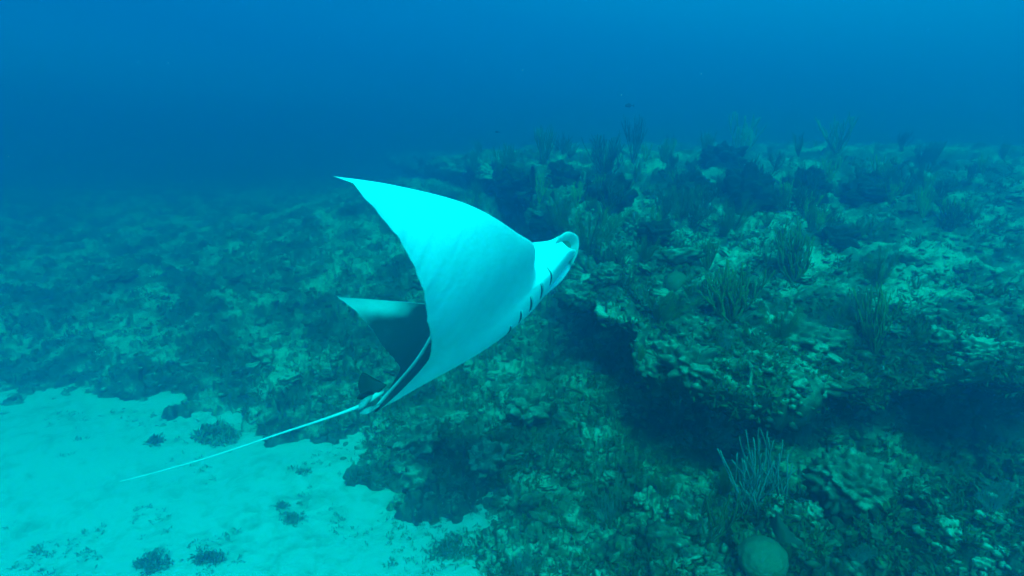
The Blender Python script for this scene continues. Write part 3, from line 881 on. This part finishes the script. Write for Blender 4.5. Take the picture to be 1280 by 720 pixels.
def msurf(a, c, side, top):
    """point of the skin in metres in the manta's own frame: x forward, y sideways, z towards the back"""
    A = MP['A']; k = 0 if side > 0 else 1
    a = np.asarray(a, float); c = np.asarray(c, float)
    le_w = pchip(AL, MP['LE'], np.maximum(a, AL[0])); h = sst(.155, .11, a)
    le = le_w * (1 - h) + h * (.045 - .10 * (a / .13) ** 2.4)
    te = np.minimum(pchip(AT, MP['TE'], a), le - .004)
    te = te + (.0010 * np.sin(a * 90) + .0014 * np.sin(a * 37 + 1) + .0008 * np.sin(a * 171)) * sst(.15, .3, a) * (1 - sst(.95, 1, a))
    x = le + (te - le) * c
    b = MP['bn'] if side > 0 else MP['bf']
    g = np.linspace(0, 1, 201); ph = pchip([0, .33, .66, 1], np.array([0, b[1], b[2], b[3]]), g) + b[0] * sst(0, .1, g)
    yy = np.concatenate([[0], np.cumsum(np.cos((ph[1:] + ph[:-1]) / 2)) * A / 200]); zz = np.concatenate([[0], np.cumsum(np.sin((ph[1:] + ph[:-1]) / 2)) * A / 200])
    y = np.interp(a, g, yy); z = np.interp(a, g, zz); p_ = np.interp(a, g, ph)
    w_ = MP['tw'][k] * (c - .5) * a + MP['cam'][k] * 4 * c * (1 - c) * a * (te - le) * -1
    s = np.clip(-x, 0, 1.0)
    body = np.exp(-(a / .16) ** 2) * .85 + np.exp(-(a / .32) ** 2) * .35
    prof_b = (sst(-.05, .30, s) * .45 + .55) * (1 - sst(.35, 1.02, s)) ** .9
    prof_w = np.sqrt(np.clip(c, 0, 1)) * (1 - c) * 1.6
    hd = sst(.17, .10, a)
    prof = prof_b * (1 - (1 - hd) * (1 - np.clip(prof_w * 2.2, 0, 1)))
    th = (.105 if top > 0 else .085) * body * prof * (1 - sst(.92, 1.0, c)) + .020 * (1 - a) ** .7 * prof_w + .0015 * np.clip(c * 20, 0, 1) * np.clip((1 - c) * 20, 0, 1)
    if top > 0: th = th * (1 - .55 * sst(.42, .8, s)) * (1 + .14 * sst(.30, .20, s) - .62 * sst(.15, .02, s)) + .014 * np.exp(-(a / .012) ** 2) * sst(.12, .4, c) * (1 - sst(.97, 1., c))
    th = th * np.where(c <= 0, np.maximum(hd, .02), 1)
    off = top * th + w_
    return np.stack([x, (y - off * np.sin(p_)) * side, z + off * np.cos(p_)], -1) * M_L
def m_world(q): return q @ M_ROT.T + M_POS
# skin: belly, mouth lining and back are one closed sheet
na, nc = 150, 64
ag = np.sort(np.concatenate([np.linspace(0, .978, na - 40), np.linspace(.10, .175, 24), np.linspace(.003, .03, 16)])); cg = (1 - np.cos(np.linspace(0, math.pi, nc))) / 2 * .6 + np.linspace(0, 1, nc) * .4
cols, tone = [], []
for side, aa_ in ((-1, ag[::-1]), (1, ag[1:])):
    for a in aa_:
        bel = msurf(a + 0 * cg, cg[::-1], side, -1)
        bac = msurf(a + 0 * cg, cg, side, 1)
        bac[-1] = bel[0]
        hd = float(sst(.155, .09, a))
        lip0, lip1 = bel[-1], bac[0]
        inner = []
        hm = float(sst(.105, .06, a)) * .045
        for q, dx in ((.15, .3), (.3, 1), (.7, 1), (.85, .3)):
            pt = lip0 * (1 - q) + lip1 * q; pt = pt - np.array([dx * M_L * hm, 0, 0]); inner.append(pt)
        cols.append(np.concatenate([bel, np.array(inner), bac]))
        x_ = -bac[:, 0] / M_L
        dk = 1 - .46 * sst(.66, .84, a + .05 * np.sin(cg * 5) - .02)      # pale wing tips on the back
        dk = dk * (1 - .9 * float(sst(.080, .108, a)) * float(a < .165) * sst(.30, .18, x_))          # pale cheeks
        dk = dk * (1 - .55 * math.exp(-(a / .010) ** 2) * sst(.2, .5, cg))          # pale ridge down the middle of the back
        tb = .05 * sst(.75, 1, cg[::-1]) + .25 * sst(.975, 1, cg[::-1])
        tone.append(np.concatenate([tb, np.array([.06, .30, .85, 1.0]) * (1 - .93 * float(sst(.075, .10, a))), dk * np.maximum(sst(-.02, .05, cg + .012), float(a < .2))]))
Vm = np.stack(cols); ncol, nrow = Vm.shape[:2]
m, nt, b = mat("manta_skin"); M_skin = m
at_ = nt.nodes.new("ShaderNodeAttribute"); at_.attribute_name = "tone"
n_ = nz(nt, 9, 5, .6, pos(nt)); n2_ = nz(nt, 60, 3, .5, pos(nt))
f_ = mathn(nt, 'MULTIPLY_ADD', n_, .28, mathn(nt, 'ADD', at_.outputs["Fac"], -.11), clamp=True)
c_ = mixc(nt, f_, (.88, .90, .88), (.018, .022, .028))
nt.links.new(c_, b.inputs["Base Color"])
b.inputs["Roughness"].default_value = .55; b.inputs["Specular IOR Level"].default_value = .25
n3_ = nz(nt, 2.6, 4, .65, pos(nt), .8)
bump(nt, b, mathn(nt, 'MULTIPLY_ADD', n2_, .3, n3_), .35, .012)
M_skin_dark = flesh("manta_dark_skin", (.016, .022, .028), (.03, .04, .045), 8, .6)
M_skin_pale = flesh("manta_pale_skin", (.62, .66, .66), (.80, .82, .80), 12, .55)
M_fin = flesh("manta_fin_skin", (.014, .02, .025), (.035, .045, .05), 9, .6)
M_whip = flesh("manta_whip_skin", (.66, .70, .70), (.82, .84, .84), 25, .6)
M_slit = flesh("gill_shadow_skin", (.02, .03, .035), (.04, .05, .055), 20, .7)
M_tail = flesh("manta_tail_skin", (.10, .13, .14), (.30, .34, .35), 25, .6)

manta = empty("manta_ray", M_POS, label="large manta ray banking away with its white belly and raised wings towards us", category="manta ray")
manta.rotation_mode = 'QUATERNION'
if np.linalg.det(M_ROT) > 0:
    Q = M_ROT; flipy = 1.0
else:
    Q = M_ROT @ np.diag([1, -1, 1]); flipy = -1.0
manta.rotation_quaternion = Matrix(Q.tolist()).to_quaternion()
LOC = np.array([1, flipy, 1.0])
def to_local(w_): return (np.asarray(w_) - M_POS) @ Q
Fm = grid_faces(ncol, nrow)
Fm = np.concatenate([Fm])
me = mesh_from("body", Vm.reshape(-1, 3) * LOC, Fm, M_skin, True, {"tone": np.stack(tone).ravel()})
bm = bmesh.new(); bm.from_mesh(me); bmesh.ops.remove_doubles(bm, verts=bm.verts, dist=.0004)
bmesh.ops.recalc_face_normals(bm, faces=bm.faces); bm.to_mesh(me); bm.free()
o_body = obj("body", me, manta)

# gill slits: short dark folds across the throat, five a side
def mside(x, a, side, top):
    """skin point a given way back from the mouth"""
    le_w = pchip(AL, MP['LE'], np.maximum(a, AL[0])); h = sst(.155, .11, a)
    le = le_w * (1 - h) + h * (.045 - .10 * (a / .13) ** 2.4); te = pchip(AT, MP['TE'], a)
    return msurf(a, np.clip((x - le) / (te - le), 0.002, 1), side, top)
for side in (1, -1):
    for i, (gx, ao, ai) in enumerate([(-.150, .136, .070), (-.214, .134, .062), (-.278, .130, .055), (-.336, .108, .040), (-.392, .074, .022)]):
        q = np.linspace(0, 1, 12); aq = ao + (ai - ao) * q; xq = gx + .004 * np.sin(q * math.pi) - .012 * q
        P = mside(xq, aq, side, -1) * LOC; P[:, 2] -= .0005
        mb = MB(); mb.tube(P, .0040 * np.sin(np.pi * (q * .9 + .05)) + .0010, 6); obj("gill_slit", mb.mesh("gill_slit", M_slit), manta)
        P2 = mside(xq + .0075, aq, side, -1) * LOC; P2[:, 2] -= .0005
        mb = MB(); mb.tube(P2, .0050 * np.sin(np.pi * (q * .9 + .05)) + .001, 6); obj("gill_cover", mb.mesh("gill_cover", M_skin_pale), manta)
# eyes on the sides of the head
for side in (1, -1):
    e = (msurf(.125, .10, side, 1) + msurf(.125, .10, side, -1)) / 2 + np.array([.035, .0, .01])
    V_, F_ = ico(3); mb = MB(); mb.add(V_ * .014 + e * LOC, F_); obj("eye", mb.mesh("eye", M_skin_dark), manta)

# cephalic fins: rolled lobes in front of the mouth
def sheet(name, P0, P1, thick_, m_, rows_=10, bulge=None):
    """a fleshy flap between two curves"""
    n = len(P0); q = np.linspace(0, 1, rows_)
    G = P0[None] * (1 - q)[:, None, None] + P1[None] * q[:, None, None]
    if bulge is not None: G = G + np.sin(q * math.pi)[:, None, None] * np.asarray(bulge)[None, None]
    Nn = np.cross(np.gradient(G, axis=1), np.gradient(G, axis=0)); Nn /= np.linalg.norm(Nn, axis=-1)[..., None] + 1e-9
    edge = (np.sin(np.linspace(0.04, .96, rows_) * math.pi) ** .5)[:, None] * (np.sin(np.linspace(.03, .97, n) * math.pi) ** .4)[None]
    T = G + Nn * (thick_ * edge)[..., None]; B = G - Nn * (thick_ * edge)[..., None]
    Fg = grid_faces(rows_, n); k0 = rows_ * n
    Fc = [tuple(f) for f in Fg] + [tuple(f[::-1] + k0) for f in Fg]
    ring = [i for i in range(n)] + [r * n + n - 1 for r in range(1, rows_)] + [(rows_ - 1) * n + i for i in range(n - 2, -1, -1)] + [r * n for r in range(rows_ - 2, 0, -1)]
    for i in range(len(ring)):
        a, b_ = ring[i], ring[(i + 1) % len(ring)]; Fc.append((b_, a, a + k0, b_ + k0))
    me = mesh_from(name, np.concatenate([T.reshape(-1, 3), B.reshape(-1, 3)]), Fc, m_)
    bm = bmesh.new(); bm.from_mesh(me); bmesh.ops.recalc_face_normals(bm, faces=bm.faces); bm.to_mesh(me); bm.free()
    return obj(name, me, manta)
def spl(P, n=24):
    P = np.array(P, float); k_ = np.arange(len(P)); t = np.linspace(0, len(P) - 1, n)
    return np.stack([pchip(k_, P[:, j], t) for j in range(3)], -1)
dh = float((m_world(msurf(.125, .02, 1, -1)) - CAM) @ cF); dc = float((m_world(msurf(.0, .02, 1, -1)) - CAM) @ cF)
def curve(pts_, da, db, n=24):
    return spl([to_local(at(x, y, da + (db - da) * i / (len(pts_) - 1))) for i, (x, y) in enumerate(pts_)], n)
sheet("cephalic_fin", curve(((694, 304), (702, 301), (709, 301), (713, 306), (711, 318), (705, 331)), dh + .03, dc + .02),
      curve(((697, 297), (705, 291), (714, 290), (722, 297), (722, 315), (714, 333)), dh + .02, dc - .02), .010, M_skin_pale, 12, np.array([.012, .006, 0]) * LOC)
sheet("cephalic_fin", curve(((709, 318), (703, 332), (692, 350), (680, 366)), dc, dc - .02),
      curve(((717, 322), (711, 338), (698, 355), (681, 369)), dc + .02, dc + .01), .007, M_skin_pale, 10)

# tail, dorsal fin and pelvic fins
tb = m_world(msurf(0.0, .985, 1, 1))
d0 = float((tb - CAM) @ cF)
tp = [(478, 489, d0 + .06), (462, 500, d0), (450, 507, d0 - .02), (425, 517, d0 - .06), (390, 529, d0 - .12), (350, 542, d0 - .19), (300, 559, d0 - .26), (250, 575, d0 - .32), (200, 589, d0 - .38), (150, 602, d0 - .44)]
TP = spl([to_local(at(*q)) for q in tp], 60)
q = np.linspace(0, 1, 60)
mb = MB(); mb.tube(TP, .0021 + .0050 * (1 - q) + .0095 * (1 - q) ** 5, 10); obj("tail", mb.mesh("tail", M_whip), manta)
mb = MB(); V_, F_ = ico(3); mb.add(V_ * np.array([.045, .017, .017]) + to_local(at(456, 503, d0 - .01)), F_); obj("tail_root", mb.mesh("tail_root", M_tail), manta)
Pd0 = spl([to_local(at(x, y, d0 + .03)) for x, y in ((458, 500), (466, 495), (474, 490), (484, 481))], 20)
Pd1 = spl([to_local(at(x, y, d0 + .05)) for x, y in ((451, 494), (448, 480), (453, 466), (468, 474))], 20)
sheet("dorsal_fin", Pd0, Pd1, .010, M_fin, 12)
for r_, o_, m_ in ((((476, 503), (468, 507), (458, 509)), ((474, 508), (458, 518), (449, 517)), M_tail), (((468, 492), (460, 495), (454, 499)), ((462, 487), (450, 492), (446, 499)), M_skin_dark)):
    r0 = spl([to_local(at(x, y, d0 + .01)) for x, y in r_], 16); r1 = spl([to_local(at(x, y, d0 - .03)) for x, y in o_], 16)
    sheet("pelvic_fin", r0, r1, .006, m_, 8)

# ------------------------------------------------------------------ the water itself
m = bpy.data.materials.new("sea_water"); m.use_nodes = True; nt = m.node_tree; nt.nodes.clear()
out = nt.nodes.new("ShaderNodeOutputMaterial"); pv = nt.nodes.new("ShaderNodeVolumePrincipled")
pv.inputs["Density"].default_value = .275
pv.inputs["Color"].default_value = (.01, .18, .40, 1)
pv.inputs["Absorption Color"].default_value = (0, .60, .65, 1)
pv.inputs["Anisotropy"].default_value = 0.82
nt.links.new(pv.outputs[0], out.inputs["Volume"])
V = np.array([(x, y, z) for z in (-1.3, 5.2) for x, y in ((-120, -120), (120, -120), (120, 120), (-120, 120))], float)
Fc = [(3, 2, 1, 0), (4, 5, 6, 7), (0, 1, 5, 4), (1, 2, 6, 5), (2, 3, 7, 6), (3, 0, 4, 7)]
obj("haze", mesh_from("haze", V, Fc, m, False), kind="stuff", label="blue green sea water that the far reef fades into")
